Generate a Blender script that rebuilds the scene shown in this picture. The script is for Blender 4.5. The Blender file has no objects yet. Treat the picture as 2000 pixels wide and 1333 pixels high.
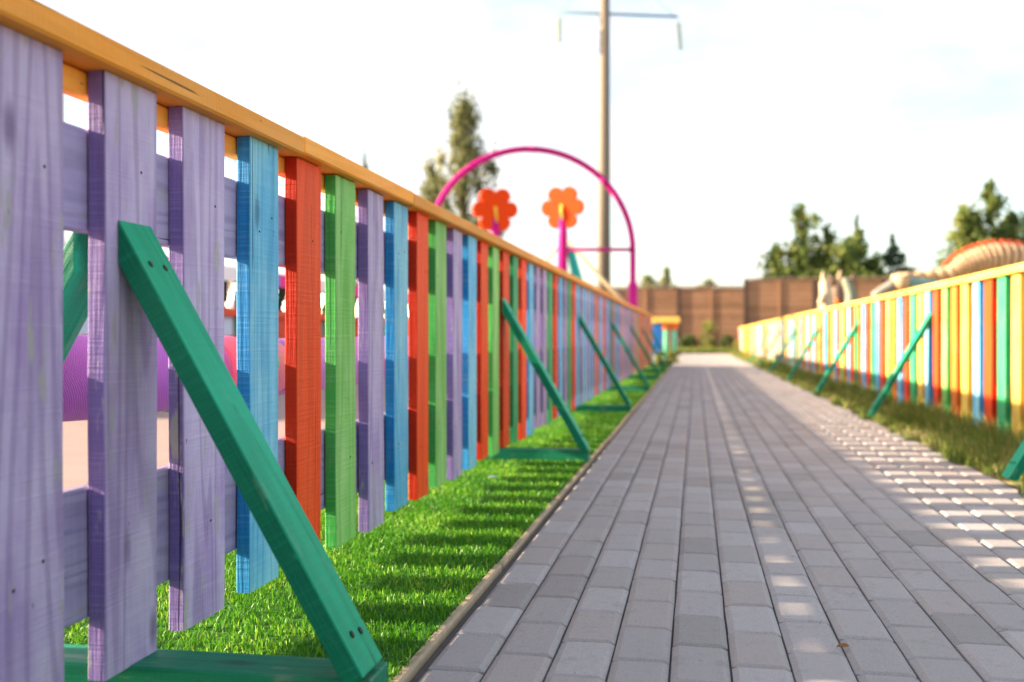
import bpy, bmesh, math, random, zlib
import numpy as np
from mathutils import Vector, Matrix
random.seed(7); rng = np.random.default_rng(7)
scene = bpy.context.scene
C = scene.collection
R = math.radians

# ------------------------------------------------------------------ camera
CAM_H = 0.54
TH = math.atan(358 / 2000.0)
S_, C_ = math.sin(TH), math.cos(TH)
cam = bpy.data.cameras.new('camera')
cam.sensor_width = 36; cam.lens = 36.0
cam.clip_start = 0.05; cam.clip_end = 2000
cam.shift_y = -0.00325
cam.dof.use_dof = True
cam.dof.focus_distance = 1.95
cam.dof.aperture_fstop = 3.0
cam_o = bpy.data.objects.new('camera', cam)
cam_o.location = (0, 0, CAM_H)
cam_o.rotation_euler = (R(90), 0, TH)
C.objects.link(cam_o)
scene.camera = cam_o

# ------------------------------------------------------------------ sky, sun, exposure
SUN_T = 0.3145                      # drop per metre travelled in +X
SUN_AZ = R(6.5)                     # light travels towards +X and a little +Y
SUN_ELEV = math.atan(SUN_T * math.cos(SUN_AZ))
world = bpy.data.worlds.new('World'); scene.world = world
world.use_nodes = True
wn, wl = world.node_tree.nodes, world.node_tree.links
wn.clear()
w_out = wn.new('ShaderNodeOutputWorld'); w_bg = wn.new('ShaderNodeBackground')
w_sky = wn.new('ShaderNodeTexSky'); w_sky.sky_type = 'NISHITA'; w_sky.sun_disc = False
w_sky.sun_elevation = SUN_ELEV
w_sky.sun_rotation = math.atan2(-math.cos(SUN_AZ), -math.sin(SUN_AZ))
w_sky.air_density = 1.0; w_sky.dust_density = 1.5; w_sky.ozone_density = 1.0
w_tc = wn.new('ShaderNodeTexCoord'); w_map = wn.new('ShaderNodeMapping')
w_map.inputs['Scale'].default_value = (1.6, 1.6, 4.5)
w_map.inputs['Location'].default_value = (0.35, 0.2, 0.55)
w_no = wn.new('ShaderNodeTexNoise'); w_no.inputs['Scale'].default_value = 1.3
w_no.inputs['Detail'].default_value = 7; w_no.inputs['Roughness'].default_value = 0.58
w_rp = wn.new('ShaderNodeValToRGB')
w_rp.color_ramp.elements[0].position = 0.41; w_rp.color_ramp.elements[0].color = (0.0, 0.0, 0.0, 1)
w_rp.color_ramp.elements[1].position = 0.665; w_rp.color_ramp.elements[1].color = (0.95, 0.95, 0.95, 1)
w_mx = wn.new('ShaderNodeMix'); w_mx.data_type = 'RGBA'
w_mx.inputs['B'].default_value = (3.45, 3.28, 3.12, 1)      # thin bright cloud
wl.new(w_tc.outputs['Generated'], w_map.inputs['Vector']); wl.new(w_map.outputs[0], w_no.inputs['Vector'])
wl.new(w_no.outputs[0], w_rp.inputs[0]); wl.new(w_rp.outputs[0], w_mx.inputs['Factor'])
wl.new(w_sky.outputs[0], w_mx.inputs['A']); wl.new(w_mx.outputs['Result'], w_bg.inputs['Color'])
w_bg.inputs['Strength'].default_value = 0.10
wl.new(w_bg.outputs[0], w_out.inputs['Surface'])

sun = bpy.data.lights.new('sun', 'SUN'); sun.energy = 5.0; sun.angle = R(0.9); sun.color = (1.0, 0.81, 0.58)
sun_o = bpy.data.objects.new('sun', sun); C.objects.link(sun_o)
sun_o.rotation_euler = Vector((math.cos(SUN_AZ), math.sin(SUN_AZ), -SUN_T * math.cos(SUN_AZ))).to_track_quat('-Z', 'Y').to_euler()

vs = scene.view_settings
vs.view_transform = 'Standard'; vs.look = 'None'; vs.gamma = 1.0; vs.use_curve_mapping = False
vs.exposure = 2.10
scene.cycles.max_bounces = 8
scene.cycles.use_denoising = True

# ------------------------------------------------------------------ helpers
def at(px, py, zc):
    """the place seen at a photo pixel, zc metres ahead of the camera"""
    xc = (px - 1000) / 2000 * zc
    return Vector((xc * C_ - zc * S_, xc * S_ + zc * C_, CAM_H - (py - 660) / 2000 * zc))

def mesh(name, verts, faces, mat=None, smooth=False):
    me = bpy.data.meshes.new(name)
    me.from_pydata([tuple(v) for v in verts], [], faces)
    if mat: me.materials.append(mat)
    if smooth:
        me.polygons.foreach_set('use_smooth', [True] * len(me.polygons))
    me.update()
    return me

def obj(name, me, parent=None, loc=(0, 0, 0), rot=(0, 0, 0), scale=(1, 1, 1)):
    o = bpy.data.objects.new(name, me)
    C.objects.link(o)
    o.location = loc; o.rotation_euler = rot; o.scale = scale
    if parent: o.parent = parent
    return o

def tag(o, label=None, cat=None, group=None, kind=None):
    if label: o['label'] = label
    if cat: o['category'] = cat
    if group: o['group'] = group
    if kind: o['kind'] = kind
    return o

def thing(name, label, cat, loc=(0, 0, 0), rz=0, group=None):
    o = bpy.data.objects.new(name, None); o.empty_display_size = 0.1
    C.objects.link(o); o.location = loc; o.rotation_euler = (0, 0, rz)
    return tag(o, label, cat, group)

def bm_mesh(name, bm, mat, smooth=False):
    me = bpy.data.meshes.new(name); bm.to_mesh(me); bm.free()
    if mat: me.materials.append(mat)
    if smooth: me.polygons.foreach_set('use_smooth', [True] * len(me.polygons))
    return me

def box_mesh(name, x0, x1, y0, y1, z0, z1, mat, bev=0.0, seg=1):
    bm = bmesh.new()
    bmesh.ops.create_cube(bm, size=1)
    for v in bm.verts:
        v.co = Vector((x0 if v.co.x < 0 else x1, y0 if v.co.y < 0 else y1, z0 if v.co.z < 0 else z1))
    if bev > 0:
        bmesh.ops.bevel(bm, geom=bm.edges[:], offset=bev, segments=seg, affect='EDGES', profile=0.5)
    return bm_mesh(name, bm, mat)

def prism_mesh(name, prof, y0, y1, mat, bev=0.0):
    """profile in (x, z), extruded along y"""
    bm = bmesh.new()
    a = [bm.verts.new((x, y0, z)) for x, z in prof]
    b = [bm.verts.new((x, y1, z)) for x, z in prof]
    n = len(prof)
    bm.faces.new(a); bm.faces.new(b[::-1])
    for i in range(n):
        bm.faces.new((a[i], b[i], b[(i + 1) % n], a[(i + 1) % n]))
    bmesh.ops.recalc_face_normals(bm, faces=bm.faces[:])
    if bev > 0:
        bmesh.ops.bevel(bm, geom=bm.edges[:], offset=bev, segments=1, affect='EDGES')
    return bm_mesh(name, bm, mat)

def tube_data(pts, radii, seg=10, cap=True):
    pts = [Vector(p) for p in pts]
    V, F = [], []
    prev = None
    for i, p in enumerate(pts):
        t = (pts[min(i + 1, len(pts) - 1)] - pts[max(i - 1, 0)]).normalized()
        if prev is None:
            u = t.orthogonal().normalized()
        else:
            u = (prev - t * prev.dot(t)).normalized()
        prev = u
        w = t.cross(u)
        r = radii[i] if hasattr(radii, '__len__') else radii
        for k in range(seg):
            a = 2 * math.pi * k / seg
            V.append(p + (u * math.cos(a) + w * math.sin(a)) * r)
    for i in range(len(pts) - 1):
        for k in range(seg):
            a, b = i * seg + k, i * seg + (k + 1) % seg
            F.append((a, b, b + seg, a + seg))
    if cap:
        F.append(tuple(range(seg))[::-1]); F.append(tuple(range((len(pts) - 1) * seg, len(pts) * seg)))
    return V, F

def tube_mesh(name, pts, radii, mat, seg=10):
    V, F = tube_data(pts, radii, seg)
    return mesh(name, V, F, mat, True)

def join(parts):
    V, F = [], []
    for v, f in parts:
        o = len(V); V += list(v); F += [tuple(i + o for i in q) for q in f]
    return V, F

def ball_data(c, r, sx=1, sy=1, sz=1, nu=14, nv=9):
    c = Vector(c); V = [c + Vector((0, 0, r * sz))]; F = []
    for j in range(1, nv):
        ph = math.pi * j / nv
        for i in range(nu):
            a = 2 * math.pi * i / nu
            V.append(c + Vector((r * sx * math.sin(ph) * math.cos(a), r * sy * math.sin(ph) * math.sin(a), r * sz * math.cos(ph))))
    V.append(c - Vector((0, 0, r * sz)))
    for i in range(nu):
        F.append((0, 1 + i, 1 + (i + 1) % nu))
        F.append((len(V) - 1, 1 + (nv - 2) * nu + (i + 1) % nu, 1 + (nv - 2) * nu + i))
    for j in range(nv - 2):
        for i in range(nu):
            a, b = 1 + j * nu + i, 1 + j * nu + (i + 1) % nu
            F.append((a, a + nu, b + nu, b))
    return V, F

# ------------------------------------------------------------------ materials
def new_mat(name):
    m = bpy.data.materials.new(name); m.use_nodes = True
    n, l = m.node_tree.nodes, m.node_tree.links
    return m, n, l, n['Principled BSDF']

def math_node(n, l, op, a, b=None, c=None):
    x = n.new('ShaderNodeMath'); x.operation = op
    for i, v in enumerate((a, b, c)):
        if v is None: continue
        if hasattr(v, 'is_linked') or hasattr(v, 'links'): l.new(v, x.inputs[i])
        else: x.inputs[i].default_value = v
    return x.outputs[0]

def mix_col(n, l, f, a, b, mode='MIX'):
    x = n.new('ShaderNodeMix'); x.data_type = 'RGBA'; x.blend_type = mode
    for key, v in (('Factor', f), ('A', a), ('B', b)):
        if hasattr(v, 'links'): l.new(v, x.inputs[key])
        elif key == 'Factor': x.inputs[key].default_value = v
        else: x.inputs[key].default_value = (*v, 1)
    return x.outputs['Result']

def noise(n, l, vec, scale, detail=3, rough=0.55, dist=0.0):
    x = n.new('ShaderNodeTexNoise'); x.inputs['Scale'].default_value = scale
    x.inputs['Detail'].default_value = detail; x.inputs['Roughness'].default_value = rough
    x.inputs['Distortion'].default_value = dist
    if vec is not None: l.new(vec, x.inputs['Vector'])
    return x.outputs[0]

def remap(n, l, v, a, b, c=0.0, d=1.0):
    x = n.new('ShaderNodeMapRange'); x.interpolation_type = 'SMOOTHSTEP'
    l.new(v, x.inputs[0])
    for i, q in enumerate((a, b, c, d)): x.inputs[i + 1].default_value = q
    return x.outputs[0]

def scaled(n, l, vec, s):
    x = n.new('ShaderNodeVectorMath'); x.operation = 'MULTIPLY'
    l.new(vec, x.inputs[0]); x.inputs[1].default_value = s
    return x.outputs[0]

def paint(name, col, fade=0.35, worn=0.3, axis=2, wood=(0.33, 0.28, 0.24), rough=0.55, pale=None, edge=None, fig_amt=0.28):
    """rough-sawn board under thin paint: figure, saw marks, knots, wear"""
    m, n, l, b = new_mat(name)
    tc = n.new('ShaderNodeTexCoord'); oi = n.new('ShaderNodeObjectInfo')
    off = n.new('ShaderNodeVectorMath'); off.operation = 'MULTIPLY_ADD'
    cb = n.new('ShaderNodeCombineXYZ')
    for i in range(3): l.new(oi.outputs['Random'], cb.inputs[i])
    l.new(cb.outputs[0], off.inputs[0]); off.inputs[1].default_value = (17.3, 31.7, 53.1)
    l.new(tc.outputs['Object'], off.inputs[2])
    p = off.outputs[0]
    def sc(a, along):
        s = [a, a, a]; s[axis] = along
        return scaled(n, l, p, s)
    low = noise(n, l, sc(8, 0.55), 1.0, 1.5, 0.5, 0.25)
    fig = math_node(n, l, 'SINE', math_node(n, l, 'MULTIPLY', low, 70.0))
    fig = remap(n, l, fig, -0.2, 1.0)
    fib = noise(n, l, sc(260, 7), 1.0, 3, 0.6)
    saw = noise(n, l, sc(5, 170), 1.0, 2, 0.6)
    big = noise(n, l, sc(9, 3.0), 1.0, 4, 0.6)
    wear = noise(n, l, sc(28, 6), 1.0, 5, 0.65)
    vo = n.new('ShaderNodeTexVoronoi'); vo.inputs['Scale'].default_value = 1.0
    l.new(sc(9, 3.4), vo.inputs['Vector'])
    sep = n.new('ShaderNodeSeparateColor'); l.new(vo.outputs['Color'], sep.inputs[0])
    knot = math_node(n, l, 'MULTIPLY', remap(n, l, vo.outputs['Distance'], 0.16, 0.04), math_node(n, l, 'GREATER_THAN', sep.outputs[0], 0.48))
    if pale is None:
        pale = tuple(min(0.85, c * 0.55 + 0.30) for c in col)
    dark = tuple(c * 0.55 for c in col)
    broad = 1.0
    fb = remap(n, l, big, 0.30, 0.68, 0.30, 1.0)
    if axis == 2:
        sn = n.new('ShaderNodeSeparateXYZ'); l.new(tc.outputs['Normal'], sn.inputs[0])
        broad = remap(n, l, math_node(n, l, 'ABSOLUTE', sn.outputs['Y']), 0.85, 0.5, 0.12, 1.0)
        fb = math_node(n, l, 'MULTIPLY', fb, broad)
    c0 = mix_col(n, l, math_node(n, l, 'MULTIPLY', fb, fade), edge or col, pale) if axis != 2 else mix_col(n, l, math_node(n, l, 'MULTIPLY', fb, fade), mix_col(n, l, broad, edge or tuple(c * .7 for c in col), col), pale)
    c0 = mix_col(n, l, math_node(n, l, 'MULTIPLY', remap(n, l, saw, 0.48, 0.75), fade * 0.22), c0, pale)
    c0 = mix_col(n, l, math_node(n, l, 'MULTIPLY', fig, fig_amt), c0, dark)
    c0 = mix_col(n, l, math_node(n, l, 'MULTIPLY', remap(n, l, fib, 0.55, 0.78), 0.22), c0, dark)
    wm = math_node(n, l, 'MULTIPLY', remap(n, l, wear, 0.57, 0.66), worn)
    c0 = mix_col(n, l, wm, c0, wood)
    c0 = mix_col(n, l, math_node(n, l, 'MULTIPLY', knot, 0.75), c0, tuple(c * 0.35 + 0.02 for c in col))
    # dark chips and specks with a shape of their own
    spk = noise(n, l, sc(60, 22), 1.0, 3, 0.6)
    c0 = mix_col(n, l, math_node(n, l, 'MULTIPLY', remap(n, l, spk, 0.70, 0.76), 0.7), c0, tuple(c * 0.25 + 0.01 for c in col))
    crk = noise(n, l, sc(75, 1.3), 1.0, 2, 0.5)
    crm = remap(n, l, crk, 0.715, 0.735)
    c0 = mix_col(n, l, math_node(n, l, 'MULTIPLY', crm, 0.85), c0, tuple(c * 0.15 + 0.008 for c in col))
    hsv = n.new('ShaderNodeHueSaturation')
    l.new(c0, hsv.inputs['Color'])
    l.new(math_node(n, l, 'MULTIPLY_ADD', oi.outputs['Random'], 0.30, 0.85), hsv.inputs['Value'])
    l.new(hsv.outputs[0], b.inputs['Base Color'])
    b.inputs['Roughness'].default_value = rough
    b.inputs['Specular IOR Level'].default_value = 0.14
    h = math_node(n, l, 'ADD', math_node(n, l, 'MULTIPLY', fib, 0.9), math_node(n, l, 'MULTIPLY', saw, 0.9))
    h = math_node(n, l, 'ADD', h, math_node(n, l, 'MULTIPLY', fig, 0.25))
    h = math_node(n, l, 'SUBTRACT', h, math_node(n, l, 'MULTIPLY', knot, 0.8))
    h = math_node(n, l, 'SUBTRACT', h, math_node(n, l, 'MULTIPLY', crm, 1.2))
    bp = n.new('ShaderNodeBump'); bp.inputs['Strength'].default_value = 0.7; bp.inputs['Distance'].default_value = 0.0022
    l.new(h, bp.inputs['Height']); l.new(bp.outputs[0], b.inputs['Normal'])
    return m

def plain(name, col, rough=0.5, var=0.15, scale=12, bump=0.0, metal=0.0):
    m, n, l, b = new_mat(name)
    tc = n.new('ShaderNodeTexCoord')
    f = noise(n, l, tc.outputs['Object'], scale, 4, 0.6)
    c = mix_col(n, l, f, tuple(x * (1 - var) for x in col), tuple(min(1, x * (1 + var)) for x in col))
    l.new(c, b.inputs['Base Color']); b.inputs['Roughness'].default_value = rough
    b.inputs['Metallic'].default_value = metal
    b.inputs['Specular IOR Level'].default_value = 0.2
    if bump:
        bp = n.new('ShaderNodeBump'); bp.inputs['Strength'].default_value = bump; bp.inputs['Distance'].default_value = 0.004
        l.new(noise(n, l, tc.outputs['Object'], scale * 14, 4, 0.65), bp.inputs['Height']); l.new(bp.outputs[0], b.inputs['Normal'])
    return m

def attr_mat(name, ca, cb, cc=None, rough=0.6, trans=0.25):
    """leaf or blade: colour picked along a ramp by the per-blade value 'tint'"""
    m, n, l, b = new_mat(name)
    at_ = n.new('ShaderNodeAttribute'); at_.attribute_name = 'tint'
    rp = n.new('ShaderNodeValToRGB')
    rp.color_ramp.elements[0].color = (*ca, 1); rp.color_ramp.elements[1].color = (*cb, 1)
    if cc:
        rp.color_ramp.elements[1].position = 0.72
        e = rp.color_ramp.elements.new(1.0); e.color = (*cc, 1)
    l.new(at_.outputs['Fac'], rp.inputs[0]); l.new(rp.outputs[0], b.inputs['Base Color'])
    b.inputs['Roughness'].default_value = rough
    b.inputs['Specular IOR Level'].default_value = 0.25
    tr = n.new('ShaderNodeBsdfTranslucent'); l.new(rp.outputs[0], tr.inputs['Color'])
    mx = n.new('ShaderNodeMixShader'); mx.inputs[0].default_value = trans
    l.new(b.outputs[0], mx.inputs[1]); l.new(tr.outputs[0], mx.inputs[2])
    l.new(mx.outputs[0], n['Material Output'].inputs['Surface'])
    return m

# ------------------------------------------------------------------ the ground
m_soil = plain('soil', (0.16, 0.125, 0.085), 0.95, 0.4, 3, 0.6)
g = obj('ground', mesh('ground', [(-400, -60, -0.03), (400, -60, -0.03), (400, 900, -0.03), (-400, 900, -0.03)], [(0, 1, 2, 3)], m_soil))
tag(g, kind='structure')

m_sand = plain('joint_sand', (0.10, 0.09, 0.085), 0.95, 0.35, 60, 0.5)
PX0, PW, PL = -0.435, 0.0985, 0.197
NCOL = 16
PY0, PY1 = -0.2, 35.6
path = obj('path', mesh('path', [(PX0 - .012, PY0, -0.010), (PX0 + NCOL * PW + .01, PY0, -0.010), (PX0 + NCOL * PW + .01, PY1, -0.010), (PX0 - .012, PY1, -0.010)], [(0, 1, 2, 3)], m_sand))
tag(path, kind='structure')

def paver_material():
    m, n, l, b = new_mat('paver_concrete')
    tc = n.new('ShaderNodeTexCoord'); oi = n.new('ShaderNodeObjectInfo')
    ge = n.new('ShaderNodeNewGeometry')
    a = n.new('ShaderNodeAttribute'); a.attribute_name = 'tint'
    r = math_node(n, l, 'FRACT', math_node(n, l, 'ADD', math_node(n, l, 'MULTIPLY', oi.outputs['Random'], 1.0), a.outputs['Fac']))
    rp = n.new('ShaderNodeValToRGB'); cr = rp.color_ramp
    cr.interpolation = 'CONSTANT'
    cr.elements[0].color = (0.335, 0.295, 0.278, 1); cr.elements[0].position = 0
    cr.elements[1].color = (0.365, 0.322, 0.306, 1); cr.elements[1].position = 0.25
    for pos, c in ((0.55, (0.390, 0.348, 0.334)), (0.78, (0.355, 0.305, 0.278)), (0.90, (0.282, 0.250, 0.230)), (0.96, (0.305, 0.265, 0.240))):
        e = cr.elements.new(pos); e.color = (*c, 1)
    l.new(r, rp.inputs[0])
    pos = ge.outputs['Position']
    sp = noise(n, l, pos, 300, 4, 0.75)
    md = noise(n, l, pos, 38, 5, 0.65)
    lg = noise(n, l, pos, 2.2, 4, 0.6)
    c = mix_col(n, l, math_node(n, l, 'MULTIPLY', remap(n, l, sp, 0.50, 0.68), 0.55), rp.outputs[0], (0.14, 0.13, 0.125))
    c = mix_col(n, l, math_node(n, l, 'MULTIPLY', remap(n, l, sp, 0.44, 0.30), 0.40), c, (0.50, 0.47, 0.45))
    c = mix_col(n, l, math_node(n, l, 'MULTIPLY', remap(n, l, md, 0.5, 0.75), 0.28), c, (0.20, 0.18, 0.165))
    c = mix_col(n, l, math_node(n, l, 'MULTIPLY', remap(n, l, lg, 0.5, 0.8), 0.30), c, (0.36, 0.30, 0.25))
    st1 = noise(n, l, pos, 9.0, 6, 0.7)
    c = mix_col(n, l, math_node(n, l, 'MULTIPLY', remap(n, l, st1, 0.56, 0.70), 0.40), c, (0.19, 0.165, 0.145))
    st2 = noise(n, l, pos, 75.0, 2, 0.5)
    c = mix_col(n, l, math_node(n, l, 'MULTIPLY', remap(n, l, st2, 0.73, 0.77), 0.6), c, (0.10, 0.09, 0.08))
    l.new(c, b.inputs['Base Color']); b.inputs['Roughness'].default_value = 0.82
    bp = n.new('ShaderNodeBump'); bp.inputs['Strength'].default_value = 0.5; bp.inputs['Distance'].default_value = 0.0012
    l.new(math_node(n, l, 'ADD', sp, math_node(n, l, 'MULTIPLY', md, 0.8)), bp.inputs['Height']); l.new(bp.outputs[0], b.inputs['Normal'])
    return m
m_paver = paver_material()

def paver_mesh(name, seed):
    r = random.Random(seed)
    hx, hy, ch, cv = PW / 2 - 0.0019, PL / 2 - 0.0036, 0.0108, 0.0056
    bot = [(-hx, -hy, -0.05), (hx, -hy, -0.05), (hx, hy, -0.05), (-hx, hy, -0.05)]
    rim = [(-hx, -hy, -cv), (hx, -hy, -cv), (hx, hy, -cv), (-hx, hy, -cv)]
    j = lambda: r.uniform(-0.0012, 0.0012)
    top = [(-hx + ch + j(), -hy + ch * .55 + j(), 0), (hx - ch + j(), -hy + ch * .55 + j(), 0), (hx - ch + j(), hy - ch * .55 + j(), 0), (-hx + ch + j(), hy - ch * .55 + j(), 0)]
    V = bot + rim + top; F = [(8, 9, 10, 11)]
    for i in range(4):
        k = (i + 1) % 4
        F += [(i, k, 4 + k, 4 + i), (4 + i, 4 + k, 8 + k, 8 + i)]
    return V, F
pav_data = [paver_mesh('paver', s) for s in range(4)]
pav_me = [mesh('paver', v, f, m_paver) for v, f in pav_data]
cells = []
for ci in range(NCOL):
    cx = PX0 + (ci + 0.5) * PW
    y = PY0 + (0.0 if ci % 2 == 0 else PL / 2) + 0.057
    while y + PL < PY1:
        cells.append((cx, y + PL / 2)); y += PL
def cam_xy(x, y, z=0.0):
    zc = -x * S_ + y * C_
    if zc < 0.2: return None
    return 1000 + 2000 * (x * C_ + y * S_) / zc, 660 + 2000 * (CAM_H - z) / zc, zc
near, far = [], []
for c in cells:
    q = cam_xy(*c)
    (near if q and -60 < q[0] < 2070 and q[1] < 1400 else far).append((q[2] if q else 99, c))
near.sort()
far += near[298:]; near = near[:298]
for k, (_, (x, y)) in enumerate(near):
    obj('paver', pav_me[k % 4], path, (x, y, random.uniform(-0.0018, 0.0012)), (random.gauss(0, .004), random.gauss(0, .006), random.gauss(0, .004)))
V = []; F = []; T = []
for k, (_, (x, y)) in enumerate(far):
    v, f = pav_data[k % 4]; o = len(V); dz = random.uniform(-0.0018, 0.0012); t = random.random()
    V += [(a + x, b_ + y, c_ + dz) for a, b_, c_ in v]; F += [tuple(i + o for i in q) for q in f]; T += [t] * len(v)
me = mesh('paver_field', V, F, m_paver)
me.attributes.new('tint', 'FLOAT', 'POINT').data.foreach_set('value', T)
tag(obj('paver_field', me, path), kind='stuff')

# kerb between turf and path, in lengths
m_kerb = plain('kerb_concrete', (0.42, 0.32, 0.21), 0.9, 0.35, 30, 0.6)
kerb = obj('kerb', mesh('kerb', [(-0.470, PY0, -0.02), (-0.4475, PY0, -0.02), (-0.4475, 20.4, -0.02), (-0.470, 20.4, -0.02)], [(0, 1, 2, 3)], m_sand)); tag(kerb, kind='structure')
y = 0.4
while y < 20.2:
    L_ = 0.98
    obj('kerb_stone', box_mesh('kerb_stone', -0.0095, 0.0095, -L_ / 2, L_ / 2, -0.03, 0.004, m_kerb, 0.004), kerb, (-0.459 + random.uniform(-.002, .002), y + L_ / 2, random.uniform(-.003, .002)), (0, random.gauss(0, .03), random.gauss(0, .0015)))
    y += 1.0

m_turfbase = plain('turf_backing', (0.035, 0.12, 0.015), 0.95, 0.3, 40)
TX0, TX1 = -1.38, -0.470
turf = obj('turf_mat', box_mesh('turf_mat', TX0, TX1, PY0, 20.3, -0.02, 0.004, m_turfbase)); tag(turf, kind='structure')
m_play = plain('playground_paving', (0.31, 0.22, 0.195), 0.9, 0.2, 5, 0.4)
tag(obj('playground_paving', mesh('playground_paving', [(-30, -10, -0.006), (TX0 - .004, -10, -0.006), (TX0 - .004, 36, -0.006), (-30, 36, -0.006)], [(0, 1, 2, 3)], m_play)), kind='structure')

def blades(name, mat, xs, ys, lens, wids, lean, z0=0.0, parent=None, curl=0.5):
    n = len(xs)
    a = rng.uniform(0, 2 * np.pi, n); la = rng.uniform(0, 2 * np.pi, n)
    ln = np.abs(rng.normal(0, lean, n))
    wx, wy = np.cos(a) * wids / 2, np.sin(a) * wids / 2
    dx, dy = np.cos(la) * np.sin(ln) * lens, np.sin(la) * np.sin(ln) * lens
    dz = np.cos(ln) * lens
    V = np.zeros((n, 5, 3), np.float32)
    V[:, 0] = np.stack([xs - wx, ys - wy, np.full(n, z0)], 1)
    V[:, 1] = np.stack([xs + wx, ys + wy, np.full(n, z0)], 1)
    mx, my, mz = xs + dx * .45, ys + dy * .45, z0 + dz * .6
    V[:, 2] = np.stack([mx + wx * .8, my + wy * .8, mz], 1)
    V[:, 3] = np.stack([mx - wx * .8, my - wy * .8, mz], 1)
    V[:, 4] = np.stack([xs + dx * (1 + curl * .5), ys + dy * (1 + curl * .5), z0 + dz * (1 - curl * .1)], 1)
    me = bpy.data.meshes.new(name)
    me.vertices.add(n * 5); me.vertices.foreach_set('co', V.ravel())
    idx = np.arange(n)[:, None] * 5
    li = np.concatenate([idx + np.array([[0, 1, 2, 3]]), idx + np.array([[3, 2, 4]])], 1).ravel()
    me.loops.add(n * 7); me.loops.foreach_set('vertex_index', li.astype(np.int32))
    me.polygons.add(n * 2)
    st = (np.arange(n)[:, None] * 7 + np.array([[0, 4]])).ravel()
    me.polygons.foreach_set('loop_start', st.astype(np.int32))
    me.update(calc_edges=True)
    t = np.clip(rng.normal(0.45, 0.25, n) + .10 * np.sin(xs * 17 + 2 * np.sin(ys * 5)) + .10 * np.sin(ys * 11 + xs * 6), 0, 1)
    me.attributes.new('tint', 'FLOAT', 'POINT').data.foreach_set('value', np.repeat(t, 5).astype(np.float32))
    me.materials.append(mat)
    return obj(name, me, parent)

m_turf = attr_mat('turf_blades', (0.032, 0.155, 0.006), (0.11, 0.32, 0.012), (0.38, 0.56, 0.06), 0.45, 0.35)
xs, ys, ls, ws = [], [], [], []
for (y0, y1, dens, w, L_) in ((0.7, 3.2, 24000, .0030, .017), (3.2, 6, 12000, .0040, .017), (6, 12, 5000, .005, .017), (12, 20.3, 2200, .008, .017)):
    n = int((TX1 - TX0) * (y1 - y0) * dens)
    xs.append(rng.uniform(TX0, TX1 + .008, n)); ys.append(rng.uniform(y0, y1, n)); ls.append(rng.uniform(.55, 1.2, n) * L_); ws.append(np.full(n, w))
tb = blades('turf_grass', m_turf, np.concatenate(xs), np.concatenate(ys), np.concatenate(ls), np.concatenate(ws), 0.65, 0.003)
tag(tb, 'bright green artificial turf strip between left fence and path', 'turf', kind='stuff')

# verge on the right: soil, long grass, dry patches
m_verge = plain('verge_earth', (0.34, 0.28, 0.13), 0.95, 0.45, 5, 0.6)
tag(obj('verge', mesh('verge', [(1.143, -1, -0.004), (14, -1, -0.004), (14, 37.4, -0.004), (1.143, 37.4, -0.004)], [(0, 1, 2, 3)], m_verge)), kind='structure')
m_grass = attr_mat('verge_grass', (0.075, 0.135, 0.02), (0.22, 0.27, 0.055), (0.58, 0.46, 0.21), 0.6, 0.4)
xs, ys, ls, ws = [], [], [], []
for (y0, y1, dens, w) in ((2.6, 7, 6500, .0042), (7, 14, 3000, .007), (14, 37, 1100, .013)):
    n = int(1.35 * (y1 - y0) * dens)
    x = 1.09 + 1.35 * rng.uniform(0, 1, n) ** 1.3; yy = rng.uniform(y0, y1, n)
    patch = np.sin(x * 9 + yy * 2.1) + np.sin(yy * 3.7 - x * 4) + rng.normal(0, .7, n)
    near_f = np.exp(-((x - 1.5) / .16) ** 2)
    keep = (x > 1.12 + .035 * np.sin(yy * 5) + .03 * np.sin(yy * 13)) & (patch > -0.9)
    h = (.035 + .045 * np.clip(patch + .4, 0, 2) * .5 + .075 * near_f) * rng.uniform(.6, 1.5, n)
    xs.append(x[keep]); ys.append(yy[keep]); ls.append(h[keep]); ws.append(np.full(keep.sum(), w))
vg = blades('verge_grass', m_grass, np.concatenate(xs), np.concatenate(ys), np.concatenate(ls), np.concatenate(ws), 0.6, -0.004)
tag(vg, 'unmown grass with dry patches along the right fence', 'grass', kind='stuff')
n = 16000
eg = blades('end_grass', m_grass, rng.uniform(-3.5, 3.0, n), rng.uniform(35.5, 37.3, n), rng.uniform(.08, .3, n), np.full(n, .02), .4, -0.02)
tag(eg, 'rough grass at the end of the path under the brown fence', 'grass', kind='stuff')

# ------------------------------------------------------------------ left fence
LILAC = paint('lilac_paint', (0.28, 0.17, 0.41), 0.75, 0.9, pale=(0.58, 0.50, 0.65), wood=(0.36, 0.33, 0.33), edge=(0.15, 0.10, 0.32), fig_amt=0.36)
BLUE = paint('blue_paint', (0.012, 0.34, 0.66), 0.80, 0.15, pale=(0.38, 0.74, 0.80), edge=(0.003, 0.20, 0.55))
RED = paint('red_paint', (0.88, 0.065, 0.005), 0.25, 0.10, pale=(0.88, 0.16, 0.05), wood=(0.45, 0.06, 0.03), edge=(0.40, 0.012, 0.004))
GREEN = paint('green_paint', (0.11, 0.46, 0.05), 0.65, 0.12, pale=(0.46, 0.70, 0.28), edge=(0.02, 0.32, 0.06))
DGREEN = paint('deep_green_paint', (0.02, 0.36, 0.12), 0.3, 0.2, pale=(0.2, 0.55, 0.3))
YELLOW = paint('yellow_paint', (0.80, 0.47, 0.045), 0.4, 0.1, pale=(0.82, 0.7, 0.3))
ORANGE = paint('orange_paint', (0.72, 0.15, 0.015), 0.3, 0.1, pale=(0.8, 0.4, 0.12))
WHITE = paint('white_paint', (0.78, 0.78, 0.76), 0.3, 0.1)
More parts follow.
